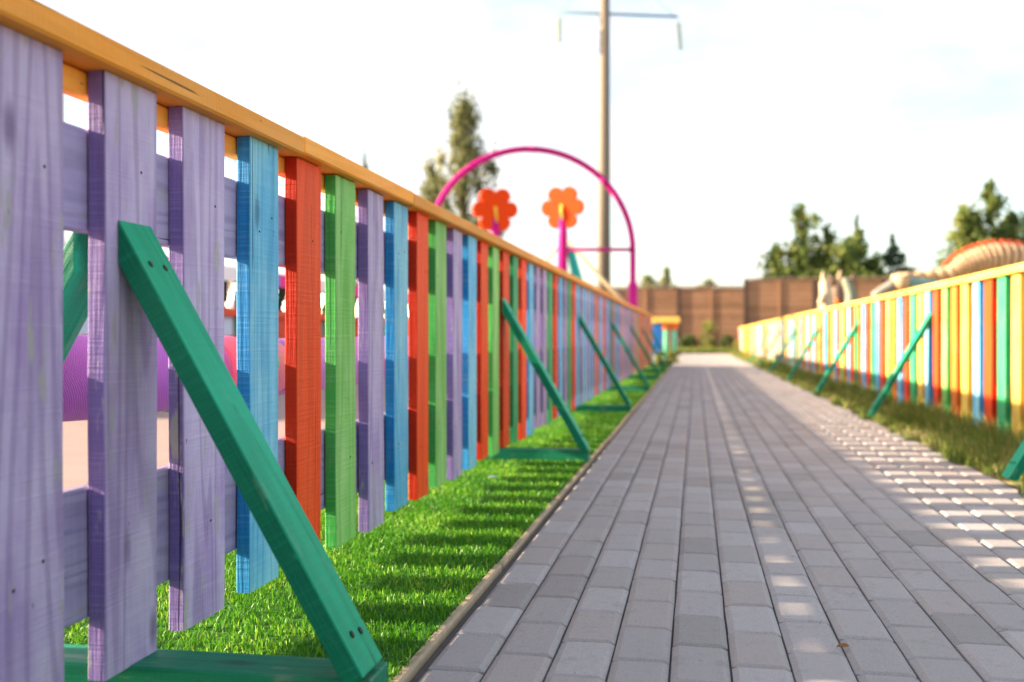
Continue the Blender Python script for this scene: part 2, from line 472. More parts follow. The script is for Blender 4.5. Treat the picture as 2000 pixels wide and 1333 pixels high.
RAIL = paint('orange_rail_paint', (0.90, 0.31, 0.016), 0.5, 0.15, axis=1, pale=(0.90, 0.45, 0.12), wood=(0.62, 0.3, 0.1), fig_amt=0.14)
RAILY = paint('yellow_rail_paint', (0.84, 0.47, 0.06), 0.4, 0.12, axis=1, pale=(0.82, 0.62, 0.25))
RBAR = paint('rust_crossbar_paint', (0.42, 0.10, 0.025), 0.3, 0.2, axis=1, pale=(0.5, 0.2, 0.08))
LBAR = paint('lilac_crossbar_paint', (0.27, 0.20, 0.42), 0.6, 0.4, axis=1, pale=(0.50, 0.46, 0.58), wood=(0.36, 0.33, 0.33))
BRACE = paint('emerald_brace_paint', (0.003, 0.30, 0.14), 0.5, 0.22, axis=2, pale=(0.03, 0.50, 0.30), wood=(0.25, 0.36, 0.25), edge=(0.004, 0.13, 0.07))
BEAM = paint('emerald_beam_paint', (0.006, 0.18, 0.09), 0.3, 0.3, axis=0, pale=(0.05, 0.30, 0.17))
m_screw = plain('dark_screw', (0.03, 0.025, 0.022), 0.5, 0.2, 50, 0, 0.6)

def rough_board(name, w, t, z0, z1, mat, seed):
    """board along z: x = thickness, y = width; slightly uneven edges"""
    r = random.Random(seed)
    bm = bmesh.new()
    N = 10; b_ = 0.0016
    ph = [r.uniform(0, 6.28) for _ in range(4)]
    rings = []
    for i in range(N + 1):
        z = z0 + (z1 - z0) * i / N
        e1 = .0012 * math.sin(i * 1.1 + ph[0]) + r.uniform(-.0005, .0005); e2 = .0012 * math.sin(i * .9 + ph[1]) + r.uniform(-.0005, .0005)
        y0, y1 = -w / 2 + e1, w / 2 + e2
        x0, x1 = -t / 2, t / 2
        rings.append([bm.verts.new(p) for p in ((x0 + b_, y0, z), (x1 - b_, y0, z), (x1, y0 + b_, z), (x1, y1 - b_, z), (x1 - b_, y1, z), (x0 + b_, y1, z), (x0, y1 - b_, z), (x0, y0 + b_, z))])
    for i in range(N):
        for k in range(8):
            bm.faces.new((rings[i][k], rings[i][(k + 1) % 8], rings[i + 1][(k + 1) % 8], rings[i + 1][k]))
    bm.faces.new(rings[0][::-1]); bm.faces.new(rings[-1])
    bmesh.ops.recalc_face_normals(bm, faces=bm.faces[:])
    return bm_mesh(name, bm, mat)

FX = -0.825; PT = 0.027
lf = thing('picket_fence', 'multicoloured picket fence with orange top rail on the left, beside green turf', 'fence', (FX, 0, 0))
seq = [LILAC, LILAC, LILAC, BLUE, RED, GREEN, LILAC, BLUE, RED, GREEN, LILAC, BLUE, RED, GREEN, RED, DGREEN, RED, BLUE, LILAC, LILAC, DGREEN, RED, BLUE, LILAC, DGREEN, RED, BLUE, LILAC]
seq2 = [DGREEN, RED, BLUE, LILAC, BLUE, LILAC, ORANGE, LILAC, BLUE, RED, LILAC, BLUE, LILAC]
seq3 = [ORANGE, RED, ORANGE, LILAC, ORANGE, GREEN, ORANGE, LILAC, RED]
cache = {}
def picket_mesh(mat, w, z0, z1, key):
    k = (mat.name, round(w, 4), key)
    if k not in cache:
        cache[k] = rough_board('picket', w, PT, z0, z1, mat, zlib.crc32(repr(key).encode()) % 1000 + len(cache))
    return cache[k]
NP = 81
P1FAR, PITCH = 1.236, 0.236
widths = {0: .150, 1: .145, 2: .150, 3: .136}
for i in range(-2, NP):
    y_far = P1FAR + PITCH * i
    if i < 0: mt = LILAC
    elif i < len(seq): mt = seq[i]
    elif i < 56: mt = seq2[i % len(seq2)]
    else: mt = seq3[i % len(seq3)]
    w = widths.get(i, 0.140)
    zb = 0.050 + random.uniform(-.008, .010)
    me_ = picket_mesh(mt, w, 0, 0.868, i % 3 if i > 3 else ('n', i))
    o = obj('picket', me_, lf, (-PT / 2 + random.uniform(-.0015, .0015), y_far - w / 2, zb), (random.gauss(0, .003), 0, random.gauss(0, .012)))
    o.scale = (1, 1, (0.9190 - zb) / 0.868)
nail_me = mesh('nail', *tube_data([(0, 0, -.003), (0, 0, .0006), (0, 0, .001)], [.0024, .0024, .0015], 8), m_screw)
for pk in [c for c in lf.children if c.name.startswith('picket')][:16]:
    for zn in (.235, .765):
        for yn in (-.035, .03):
            if random.random() < .55:
                q = obj('nail', nail_me, pk, (PT / 2, yn + random.uniform(-.012, .012), zn - .05 + random.uniform(-.03, .03)), (0, R(90), 0))
Y_END = P1FAR + PITCH * (NP - 1) + 0.03
bx = -PT - 0.0015
def along(name, x0, x1, z0, z1, ys, mat, parent, bev=.003):
    for a, b_ in zip(ys[:-1], ys[1:]):
        L_ = (b_ - a) / 2 - 0.001
        me = box_mesh(name, x0, x1, -L_, L_, z0, z1, mat, bev)
        obj(name, me, parent, (0, (a + b_) / 2, random.uniform(-.0015, .0015)), (0, 0, random.gauss(0, .0003)))
along('crossbar', bx - .022, bx, .690, .837, [0.3, 3.08, 6.1, 9.05, 12.0, 15.0, 18.0, Y_END], LBAR, lf)
along('crossbar', bx - .022, bx, .138, .326, [0.3, 3.08, 6.1, 9.05, 12.0, 15.0, 18.0, Y_END], LBAR, lf)
along('rail_backing', bx - .024, bx, .884, .9195, [0.3, 2.02, 5.0, 8.0, 11.0, 14.0, 17.0, Y_END], RAIL, lf)
along('top_rail', -.068, .026, .9215, .959, [0.1, 2.02, 2.86, 5.0, 8.0, 11.0, 14.0, 17.0, Y_END + .05], RAIL, lf, .004)
# braces: front brace, rear brace and foot beam, about every three metres
def brace_unit(parent, yb, sgn=1, top=0.712, foot=0.372, front_only=False, pz=0.07):
    d = Vector((foot, pz - top)).normalized(); nrm = Vector((-d.y, d.x)) * 1.0; th = 0.032
    A = Vector((0.0015, top)); B = Vector((foot, pz)); M = (A + B) / 2
    prof = [A, B + d * random.uniform(-.004, .006), B - nrm * th, Vector((0.0015, top - th / d.x))]
    beta = math.atan2(-d.x, -d.y)
    def local(sg): return [(sg * (p - M).dot(nrm), -(p - M).dot(d)) for p in prof]
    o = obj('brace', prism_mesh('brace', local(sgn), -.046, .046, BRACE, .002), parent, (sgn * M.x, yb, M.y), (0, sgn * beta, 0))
    Lh = (B - A).length / 2
    for f, yy in ((.80, -.018), (.79, .017), (-.85, -.014), (-.86, .022)):
        V_, F_ = tube_data([(0, 0, -.004), (0, 0, .0010), (0, 0, .0018)], [.0056, .0056, .0035], 10)
        obj('screw', mesh('screw', V_, F_, m_screw, False), o, (sgn * .0004, yy + random.uniform(-.004, .004), f * Lh), (0, sgn * R(90), 0))
    if not front_only:
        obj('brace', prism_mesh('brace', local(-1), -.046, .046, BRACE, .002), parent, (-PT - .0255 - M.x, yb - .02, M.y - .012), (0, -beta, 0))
        obj('foot_beam', box_mesh('foot_beam', -.43, .372, -.045, .045, .0045, .054, BEAM, .003), parent, (0, yb + .030, 0), (0, 0, random.gauss(0, .008)))
for yb in (1.405, 4.40, 7.35, 10.3, 13.3, 16.3, 19.2):
    brace_unit(lf, yb)

# ------------------------------------------------------------------ right fence
RX = 1.50
rf = thing('picket_fence', 'sunlit multicoloured picket fence with yellow top rail, right of the path', 'fence', (RX, 0, 0))
rs = [DGREEN, RED, BLUE, ORANGE, DGREEN, RED, BLUE, ORANGE, GREEN, RED, BLUE, YELLOW, RED, DGREEN, BLUE, RED, YELLOW, DGREEN, RED, BLUE]
rs_n = [DGREEN, RED, BLUE, YELLOW, DGREEN, RED, BLUE, YELLOW, ORANGE, GREEN, RED, BLUE, YELLOW, DGREEN, RED, BLUE, ORANGE, GREEN]
y = 4.20; i = -1
while y < 36.9:
    if i < 0: mt = ORANGE
    elif i < len(rs_n): mt = rs_n[i]
    elif i > 70: mt = random.choice([ORANGE, YELLOW, DGREEN, RED, LILAC, BLUE, ORANGE, RED])
    else: mt = rs[i % len(rs)]
    if i in (52, 88): mt = WHITE
    w = .135
    me_ = picket_mesh(mt, w, 0, 0.80, ('r', i % 2))
    obj('picket', me_, rf, (PT / 2 + random.uniform(-.002, .002), y + w / 2, .045 + random.uniform(-.01, .01)), (random.gauss(0, .004), 0, random.gauss(0, .012)))
    y += 0.236; i += 1
ysr = [4.15, 7.0, 10, 13, 16, 19, 22, 25, 28, 31, 34, 36.9]
along('crossbar', PT + .0035, PT + .0255, .62, .74, ysr, RBAR, rf)
along('crossbar', PT + .0035, PT + .0255, .16, .30, ysr, RBAR, rf)
along('top_rail', -.026, .068, .847, .885, ysr, RAILY, rf, .004)
for yb in (4.0, 7.02, 10.0, 13.0, 16.0, 19.0, 22.0):
    brace_unit(rf, yb, -1, .70, .385, True, .035)

# ------------------------------------------------------------------ gate end of the left fence
zc = 22.5
m_bluegate = paint('blue_gate_paint', (0.02, 0.2, 0.6), 0.3, 0.1)
m_mint = plain('mint_paint', (0.16, 0.55, 0.33), 0.5, 0.12, 6)
m_orangecap = plain('orange_cap_paint', (0.80, 0.16, 0.015), 0.5, 0.1, 8)
p0, p1 = at(1276, 700, zc), at(1328, 700, zc)
gt = thing('gate_end', 'short fence end with yellow beam, blue board and two mint posts with orange heads', 'gate post', (p0.x, p0.y, 0))
W = p1.x - p0.x
obj('cap_beam', box_mesh('cap_beam', -.02, W, -.10, .10, .86, .99, RAILY, .01), gt)
obj('board', box_mesh('board', 0, .19, -.02, .02, .02, .855, m_bluegate, .004), gt)
for k, dx in enumerate((.27, .45)):
    Vc, Fc = tube_data([(0, 0, -.02), (0, 0, .72)], [.062, .056], 14)
    pc = obj('post', mesh('post', Vc, Fc, m_mint, True), gt, (dx, .02 + k * .02, 0))
    Vc, Fc = tube_data([(0, 0, .715), (0, 0, .74), (0, 0, .84), (0, 0, .858)], [.06, .078, .08, .07], 14)
    obj('post_head', mesh('post_head', Vc, Fc, m_orangecap, True), pc)

# ------------------------------------------------------------------ foliage tools
def crown_mesh(name, clumps, per, size, mat, flat=0.0):
    n = sum(per if isinstance(per, int) else per for _ in clumps)
    P = []
    for (c, r) in clumps:
        d = rng.normal(0, 1, (per, 3)); d /= np.linalg.norm(d, axis=1)[:, None]
        rad = np.abs(rng.normal(0, .75, per)) + .1
        P.append(np.array(c)[None, :] + d * rad[:, None] * np.array(r)[None, :])
    P = np.concatenate(P); n = len(P)
    a = rng.normal(0, 1, (n, 3)); a /= np.linalg.norm(a, axis=1)[:, None]
    b_ = np.cross(a, rng.normal(0, 1, (n, 3))); b_ /= np.linalg.norm(b_, axis=1)[:, None]
    s = rng.uniform(.6, 1.4, n)[:, None] * size
    V = np.stack([P - a * s, P + b_ * s * .45, P + a * s, P - b_ * s * .45], 1).astype(np.float32)
    me = bpy.data.meshes.new(name)
    me.vertices.add(n * 4); me.vertices.foreach_set('co', V.ravel())
    me.loops.add(n * 4); me.loops.foreach_set('vertex_index', np.arange(n * 4, dtype=np.int32))
    me.polygons.add(n); me.polygons.foreach_set('loop_start', np.arange(0, n * 4, 4, dtype=np.int32))
    me.update(calc_edges=True)
    t = np.repeat(np.clip(np.repeat(rng.normal(.45, .2, len(clumps)), per) + rng.normal(0, .15, n), 0, 1), 4).astype(np.float32)
    me.attributes.new('tint', 'FLOAT', 'POINT').data.foreach_set('value', t)
    me.materials.append(mat)
    return me

m_bark = plain('bark', (0.14, 0.10, 0.07), 0.9, 0.35, 9, 0.6)
L_POP = attr_mat('birch_leaves', (0.12, 0.13, 0.06), (0.25, 0.26, 0.11), (0.38, 0.36, 0.18), .6, .5)
L_PINE = attr_mat('pine_needles', (0.07, 0.12, 0.03), (0.20, 0.25, 0.06), (0.42, 0.42, 0.12), .6, .5)
L_SPR = attr_mat('spruce_needles', (0.04, 0.085, 0.05), (0.09, 0.15, 0.075), (0.20, 0.25, 0.12), .6, .45)
L_BUSH = attr_mat('bush_leaves', (0.12, 0.15, 0.03), (0.30, 0.32, 0.07), (0.48, 0.44, 0.14), .6, .3)
L_DARK = attr_mat('shrub_leaves', (0.03, 0.06, 0.015), (0.08, 0.12, 0.03), (0.2, 0.2, 0.06), .6, .2)

def tree(name, label, base, H, kind, w, mat, size=.16, per=170, group=None):
    t = thing(name, label, 'tree', base, 0, group)
    rr = random.Random(zlib.crc32(label.encode()))
    lean = [(rr.uniform(-.03, .03) * H * k / 4, rr.uniform(-.03, .03) * H * k / 4, H * k / 4 * .97) for k in range(5)]
    parts = [tube_data(lean, [.028 * H * (1 - k / 4.6) * .6 for k in range(5)], 9)]
    cl = []
    if kind == 'poplar':
        for k in range(80):
            f = rr.uniform(.16, 1.0); a = rr.uniform(0, 6.28)
            rad = w * min(1, (1.03 - f) * 2.6 + .08) * rr.uniform(.1, 1.0)
            s = rr.uniform(.14, .30) * w
            cl.append(((rad * math.cos(a), rad * math.sin(a), f * H), (s, s, s * 1.7)))
    elif kind == 'spruce':
        L = 15
        for k in range(L):
            f = .10 + .86 * k / L; rw = w * (1 - f) * 1.05 + .06
            for q in range(max(3, 8 - k // 3)):
                a = rr.uniform(0, 6.28); u = rr.uniform(.3, .85)
                cl.append(((rw * u * math.cos(a), rw * u * math.sin(a), f * H - rw * u * .25), (rw * .36, rw * .36, H * .026)))
        cl.append(((0, 0, H * .97), (.06, .06, H * .05)))
    elif kind == 'pine':
        tops = [(0, 0, 1.0)] + [(rr.uniform(-.4, .4) * w, rr.uniform(-.3, .3) * w, rr.uniform(.6, .85)) for _ in range(4)]
        for k in range(95):
            tx, ty, tf = tops[k % 5]
            f = rr.uniform(.06, 1.0); a = rr.uniform(0, 6.28)
            rw = w * (.62 if k % 5 else .85) * (1.0 - f) ** .5 * rr.uniform(.15, 1.0)
            s = w * rr.uniform(.10, .19) * (1.25 - .6 * f)
            cl.append(((tx + rw * math.cos(a), ty + rw * math.sin(a), f * H * tf), (s, s, s * 1.5)))
    else:
        for k in range(40):
            f = rr.uniform(.15, .95); a = rr.uniform(0, 6.28)
            rw = w * math.sqrt(max(.05, 1 - (f * 2 - 1) ** 2)) * rr.uniform(.2, .85)
            cl.append(((rw * math.cos(a), rw * math.sin(a), f * H), (w * .24, w * .24, w * .22)))
    if kind in ('pine', 'poplar'):
        for (tx, ty, tf) in (tops if kind == 'pine' else [(0, 0, 1.0)]):
            for k in range(22):
                f = .12 + .88 * k / 21; s = w * (.30 * (1 - f) + .05)
                cl.append(((tx + rr.gauss(0, s * .5), ty + rr.gauss(0, s * .5), f * H * tf), (s, s, H * .045)))
    per = max(30, int(per * 17 / len(cl)))
    for (c, r) in cl[::4]:
        z = max(.05 * H, c[2] - .12 * H); k = z / H * 4
        i0 = min(3, int(k)); fr = k - i0
        p = Vector(lean[i0]).lerp(Vector(lean[i0 + 1]), min(1, fr))
        parts.append(tube_data([p, p.lerp(Vector(c), .5) + Vector((0, 0, .02 * H)), c], [.007 * H, .005 * H, .002 * H], 5))
    V_, F_ = join(parts)
    obj('trunk', mesh('trunk', V_, F_, m_bark, True), t)
    obj('crown', crown_mesh('crown', cl, per, size, mat), t)
    return t
def gp(px, zc): p = at(px, 660, zc); return (p.x, p.y, -.03)
def hh(py, zc): return CAM_H + (660 - py) / 2000 * zc

# brown screen fence across the end of the path
m_slat = paint('brown_slat_stain', (0.30, 0.15, 0.08), 0.4, 0.2, axis=0, pale=(0.42, 0.25, 0.15))
m_bpost = plain('dark_post_and_gap_shade', (0.07, 0.045, 0.035), 0.7, 0.25, 10)
m_cap = plain('weathered_cap_board', (0.36, 0.24, 0.17), 0.8, 0.2, 6)
BY = 37.6
bf = thing('slat_fence', 'tall brown horizontal slat fence across the end of the path', 'fence', (0, BY, 0))
PXS = [-0.6 + 2.37 * k for k in range(-4, 6)]
slat_me = {}
for k, x0 in enumerate(PXS[:-1]):
    x1 = PXS[k + 1]; top = 2.36 if x1 < 1.9 else 2.62
    nsl = 12 if top < 2.5 else 13
    key = nsl
    if key not in slat_me:
        slat_me[key] = box_mesh('slat', -1.155, 1.155, -.011, .011, 0, .166, m_slat, .003)
    for j in range(nsl):
        obj('slat', slat_me[key], bf, ((x0 + x1) / 2, 0, top - .006 - .19 * (j + 1)), (random.gauss(0, .01), random.gauss(0, .0015), 0))
    obj('post', box_mesh('post', -.06, .06, -.05, .05, 0, top + .01, m_bpost, .005), bf, (x0, -.012, 0))
    obj('gap_shade_panel', box_mesh('gap_shade_panel', -1.15, 1.15, .028, .04, .05, top - .01, m_bpost, 0), bf, ((x0 + x1) / 2, 0, 0))  # added dark sheet: stands in for the shadow lines between slats
    obj('stile', box_mesh('stile', -.035, .035, -.045, -.013, .06, top - .03, m_slat, .004), bf, ((x0 + x1) / 2, 0, 0))
    obj('cap_board', box_mesh('cap_board', -1.18, 1.18, -.06, .06, top + .012, top + .05, m_cap, .004), bf, ((x0 + x1) / 2, 0, 0))

# trees, each its own
tree('tall_tree', 'tall slim tree rising behind the pink arch', gp(905, 52), hh(205, 52), 'poplar', 2.0, L_POP, .12, 760)
tree('slim_tree', 'shorter slim tree just left of the pink arch', gp(845, 54), hh(325, 54), 'poplar', 1.6, L_POP, .12, 420)
tree('spruce_tree', 'small tree tip showing above the orange rail left of arch', gp(712, 56), hh(292, 56), 'spruce', 1.5, L_SPR, .12, 200)
tree('pine_tree', 'broad light green pine, largest of the right-hand group behind the brown fence', gp(1568, 50), hh(405, 50), 'pine', 3.3, L_PINE, .14, 900)
tree('pine_tree', 'low bushy pine right of the broad pine, behind brown fence', gp(1650, 49), hh(468, 49), 'pine', 3.4, L_PINE, .14, 800)
tree('spruce_tree', 'thin pointed spruce rising out of the pine group', gp(1673, 52), hh(428, 52), 'spruce', 2.8, L_PINE, .14, 420)
tree('spruce_tree', 'dark blue-green spruce at the right end of the pine group', gp(1743, 50), hh(462, 50), 'spruce', 3.3, L_SPR, .12, 520)
tree('pine_tree', 'big rounded pine at the far right above the ribbed hump', gp(1930, 46), hh(366, 46), 'pine', 3.6, L_PINE, .14, 1100)
tree('pine_tree', 'dark pine at the right picture edge beside the rounded pine', gp(2010, 48), hh(425, 48), 'pine', 3.4, L_SPR, .12, 600)
tree('leafy_tree', 'pale round treetop just over the brown fence right of the arch leg', gp(1268, 62), hh(527, 62), 'round', 1.0, L_POP, .12, 120)
tree('leafy_tree', 'thin pale treetop over the brown fence, right of the round one', gp(1302, 64), hh(528, 64), 'poplar', .7, L_POP, .12, 90)
tree('leafy_tree', 'low treetop barely over the brown fence above the path end', gp(1385, 60), hh(546, 60), 'round', 1.2, L_POP, .12, 120)

def shrub(label, px, zc, H, w, mat, name='shrub', n=14, size=.05):
    p = gp(px, zc); t = thing(name, label, 'shrub', (p[0], p[1], -.02))
    rr = random.Random(px)
    cl = []; st = []
    for k in range(n):
        f = rr.uniform(.15, 1); a = rr.uniform(0, 6.28); rw = w * (1.1 - f) ** .6 * rr.uniform(.2, .9)
        c = (rw * math.cos(a), rw * math.sin(a), f * H); cl.append((c, (w * .3, w * .3, H * .13)))
        st.append(tube_data([(0, 0, 0), (c[0] * .4, c[1] * .4, c[2] * .5), c], [.018, .012, .005], 5))
    V_, F_ = join(st)
    obj('stem', mesh('stem', V_, F_, m_bark, True), t)
    obj('crown', crown_mesh('crown', cl, 140, size, mat), t)
shrub('yellow-green conical shrub at the path end before the brown fence', 1385, 35.9, 1.05, .42, L_BUSH)
shrub('dark low shrub left of the yellow-green conical shrub', 1345, 36.2, .62, .45, L_DARK)
shrub('small dark shrub right of the yellow-green conical shrub', 1418, 36.3, .6, .4, L_DARK)
shrub('low pale shrub beside the far end of the right fence', 1447, 35.0, .45, .35, L_BUSH)
shrub('pale lime flower clump at the foot of the blue gate board', 1288, 21.8, .26, .16, L_BUSH, 'flower_clump', 9, .03)
shrub('pale lime flower clump at the foot of the mint posts', 1312, 22.0, .28, .14, L_BUSH, 'flower_clump', 9, .03)

# ------------------------------------------------------------------ power pole
ZP = 46.0
m_conc = plain('pole_concrete', (0.20, 0.165, 0.125), 0.85, 0.15, 4, 0.2)
m_steel = plain('green_grey_steel', (0.12, 0.19, 0.20), 0.5, 0.15, 6, 0, 0.3)
m_glass = plain('green_glass_insulator', (0.55, 0.58, 0.38), 0.12, 0.25, 8)
pp = gp(1179, ZP)
pole = thing('power_pole', 'tall grey concrete power pole with crossarm behind the brown fence', 'power pole', pp)
obj('pole', tube_mesh('pole', [(0, 0, 0), (.03, 0, 8), (.06, 0, 18.5)], [.32, .275, .21], m_conc, 18), pole)
la, ra = at(1092, 24, ZP) - Vector(pp), at(1324, 33, ZP) - Vector(pp)
mid_ = (la + ra) / 2
obj('crossarm', tube_mesh('crossarm', [la, ra], .06, m_steel, 6), pole)
topz = Vector((.06, 0, la.z + 2.6))
obj('stay_rod', tube_mesh('stay_rod', [la + Vector((.1, 0, 0)), topz], .011, m_steel, 6), pole)
obj('stay_rod', tube_mesh('stay_rod', [ra - Vector((.1, 0, 0)), topz], .011, m_steel, 6), pole)
for e, n_, sw in ((la, 8, Vector((0, 0, -.14))), (ra, 9, Vector((.012, 0, -.14)))):
    st = obj('insulator_string', tube_mesh('insulator_string', [e, e + sw * (n_ + 2)], .010, m_steel, 6), pole)
    for k in range(n_):
        p = e + sw * (k + 2.2)
        V_, F_ = tube_data([(0, 0, -.04), (0, 0, -.02), (0, 0, .03), (0, 0, .05)], [.11, .15, .06, .03], 12)
        obj('insulator_disc', mesh('insulator_disc', V_, F_, m_glass, True), st, p)

# ------------------------------------------------------------------ pink arch with flowers
m_pink = plain('magenta_paint', (0.50, 0.004, 0.19), 0.4, 0.08, 5)
m_flower = plain('orange_flower_paint', (0.80, 0.06, 0.0), 0.7, 0.06, 5)
m_yel = plain('yellow_stem_paint', (0.82, 0.52, 0.06), 0.4, 0.1, 5)
ZA = 16.2
pr = at(1236, 490, ZA); pl_ = at(838, 490, ZA - .8)
base = (pr + pl_) / 2; base.z = 0
arch = thing('arch', 'tall magenta pipe arch with two orange flowers behind the left fence', 'arch', base)
uv = (pr - pl_); uv.z = 0; RA = uv.length / 2; uv.normalize()
zs = pr.z
pts = [uv * (RA * math.cos(a)) + Vector((0, 0, zs + RA * 0.94 * math.sin(a))) for a in np.linspace(0, math.pi, 41)]
obj('arch_pipe', tube_mesh('arch_pipe', pts, .050, m_pink, 12), arch)
for a in (math.pi / 2, math.pi * .265):
    i0 = int(a / math.pi * 40)
    obj('pipe_joint', tube_mesh('pipe_joint', [pts[i0 - 1].lerp(pts[i0], .4), pts[i0 + 1].lerp(pts[i0], .4)], .052, m_pink, 12), arch)
for s in (1, -1):
    e = uv * (RA * s)
    obj('leg', tube_mesh('leg', [e, e + Vector((0, 0, zs))], .050, m_pink, 12), arch)
    obj('sleeve', tube_mesh('sleeve', [e + Vector((0, 0, -.02)), e + Vector((0, 0, 1.38)), e + Vector((0, 0, 1.42))], [.08, .08, .052], m_pink, 12), arch)
def flower(post_px, fy, zc, tilt):
    P = at(post_px, fy, zc) - base
    obj('post', tube_mesh('post', [(P.x, P.y, 0), (P.x, P.y, P.z - .42), (P.x, P.y, P.z - .12)], [.085, .08, .05], m_pink, 12), arch)
    # six-lobed plate
    prof = []
    for k in range(96):
        a = 2 * math.pi * k / 96
        prof.append((.36 * (.64 + .36 * abs(math.cos(3 * a)) ** .5) * math.cos(a), .36 * (.64 + .36 * abs(math.cos(3 * a)) ** .5) * math.sin(a)))
    fl = obj('flower', prism_mesh('flower', prof, -.035, .035, m_flower, .008), arch, P, (0, 0, TH + tilt))
    obj('stem_bar', tube_mesh('stem_bar', [(0, -.045, .03), (.0, -.06, -.05), (.02, -.055, -.2)], [.016, .024, .022], m_yel, 8), fl)
    obj('flower_eye', mesh('flower_eye', *ball_data((0, -.04, 0.02),   .03, 1, .5, 1), m_yel, True), fl)
flower(967, 410, ZA - .3, R(12)); flower(1099, 406, ZA, R(-24))
bl, br = at(1099, 488, ZA) - base, pr - base
obj('crossbar', tube_mesh('crossbar', [bl, Vector((br.x, br.y, bl.z))], .032, m_pink, 10), arch)

# slide beyond the arch: teal chute, crimson side, cream pole
m_teal = plain('teal_plastic', (0.02, 0.50, 0.42), 0.35, 0.06, 4)
m_crim = plain('crimson_plastic', (0.50, 0.01, 0.10), 0.4, 0.06, 4)
m_cream = plain('cream_paint', (0.72, 0.58, 0.34), 0.6, 0.1, 5)
zs_ = 17.6
sb = at(1110, 660, zs_); sb.z = 0
sl = thing('slide', 'teal and crimson slide with cream diagonal poles beyond the arch post', 'slide', sb)
q = lambda px, py, dz=0.0: at(px, py, zs_ + dz) - sb
a, b_, c, d = q(1108, 482), q(1120, 482), q(1150, 590), q(1130, 590)
back = Vector((-S_, C_, 0)) * .5
V_ = [a, b_, c, d] + [v + back for v in (a, b_, c, d)]
boxF = [(0, 1, 2, 3), (7, 6, 5, 4), (0, 4, 5, 1), (1, 5, 6, 2), (2, 6, 7, 3), (3, 7, 4, 0)]
obj('chute', mesh('chute', V_, boxF, m_teal), sl)
a, b_, c, d = q(1096, 470, -.1), q(1108, 470, -.1), q(1111, 640, -.1), q(1092, 640, -.1)
V_ = [a, b_, c, d] + [v + back for v in (a, b_, c, d)]
obj('side_panel', mesh('side_panel', V_, boxF, m_crim), sl)
obj('pole', tube_mesh('pole', [q(1104, 466, .6), q(1190, 560, .6), q(1262, 640, .6)], .035, m_cream, 8), sl)
obj('pole', tube_mesh('pole', [q(1104, 466, .6), q(1040, 545, .6), q(985, 640, .6)], .03, m_cream, 8), sl)

# ------------------------------------------------------------------ playground behind the left fence
def weave(name, col):
    m, n, l, b = new_mat(name)
    tc = n.new('ShaderNodeTexCoord')
    sx = n.new('ShaderNodeSeparateXYZ'); l.new(tc.outputs['Object'], sx.inputs[0])
    ang = math_node(n, l, 'ARCTAN2', sx.outputs['Z'], sx.outputs['X'])
    u = math_node(n, l, 'SINE', math_node(n, l, 'MULTIPLY', ang, 62))
    v = math_node(n, l, 'SINE', math_node(n, l, 'MULTIPLY', sx.outputs['Y'], 1000))
    h = math_node(n, l, 'MULTIPLY', u, v)
    l.new(mix_col(n, l, remap(n, l, h, -.6, .8), tuple(c * .55 for c in col), col), b.inputs['Base Color'])
    b.inputs['Roughness'].default_value = 0.5
    bp = n.new('ShaderNodeBump'); bp.inputs['Strength'].default_value = .6; bp.inputs['Distance'].default_value = .002
    l.new(h, bp.inputs['Height']); l.new(bp.outputs[0], b.inputs['Normal'])
    return m
m_pur = weave('purple_mesh_fabric', (0.36, 0.06, 0.50)); m_pnk = weave('pink_mesh_fabric', (0.75, 0.14, 0.32)); m_lil = weave('lilac_mesh_fabric', (0.46, 0.18, 0.58))
m_dred = plain('dark_red_paint', (0.33, 0.03, 0.06), 0.5, 0.15, 6)
RXX, RZ, RR = -1.045, 0.4685, 0.0728
roll = thing('padded_roll', 'long purple and pink mesh roll lying behind the left fence', 'padding', (RXX, 0, 0))
m_tie = plain('green_cord', (0.02, 0.35, 0.2), 0.6, 0.1, 20)
segs = [(-.3, 2.06, m_pur), (2.06, 2.40, m_pnk), (2.40, 4.2, m_lil), (4.2, 5.0, m_pnk), (5.0, 7.5, m_lil), (7.5, 9.3, m_pur), (9.3, 11.6, m_lil), (11.6, 14.0, m_pnk), (14.0, 16.4, m_lil), (16.4, 19.6, m_pur)]
for y0, y1, mm in segs:
    L_ = y1 - y0 - .003; n_ = max(4, int(L_ / .25))
    pts_ = [(0, -L_ / 2, 0), (0, -L_ / 2 + .006, 0)] + [(random.gauss(0, .003), -L_ / 2 + .02 + (L_ - .04) * q / n_, random.gauss(0, .003)) for q in range(n_ + 1)] + [(0, L_ / 2 - .006, 0), (0, L_ / 2, 0)]
    V_, F_ = tube_data(pts_, [RR * .86, RR * .95] + [RR * random.uniform(.98, 1.02) for q in range(n_ + 1)] + [RR * .95, RR * .86], 28)
    pd = obj('padding', mesh('padding', V_, F_, mm, True), roll, (0, (y0 + y1) / 2, RZ))
    V_, F_ = join([tube_data([(math.cos(a) * (RR + .003), .03 * math.sin(a), math.sin(a) * (RR + .003)) for a in np.linspace(0, 2 * math.pi, 29)], .003, 6)])
    obj('cord', mesh('cord', V_, F_, m_tie, True), pd, (0, L_ / 2 - .12, 0))

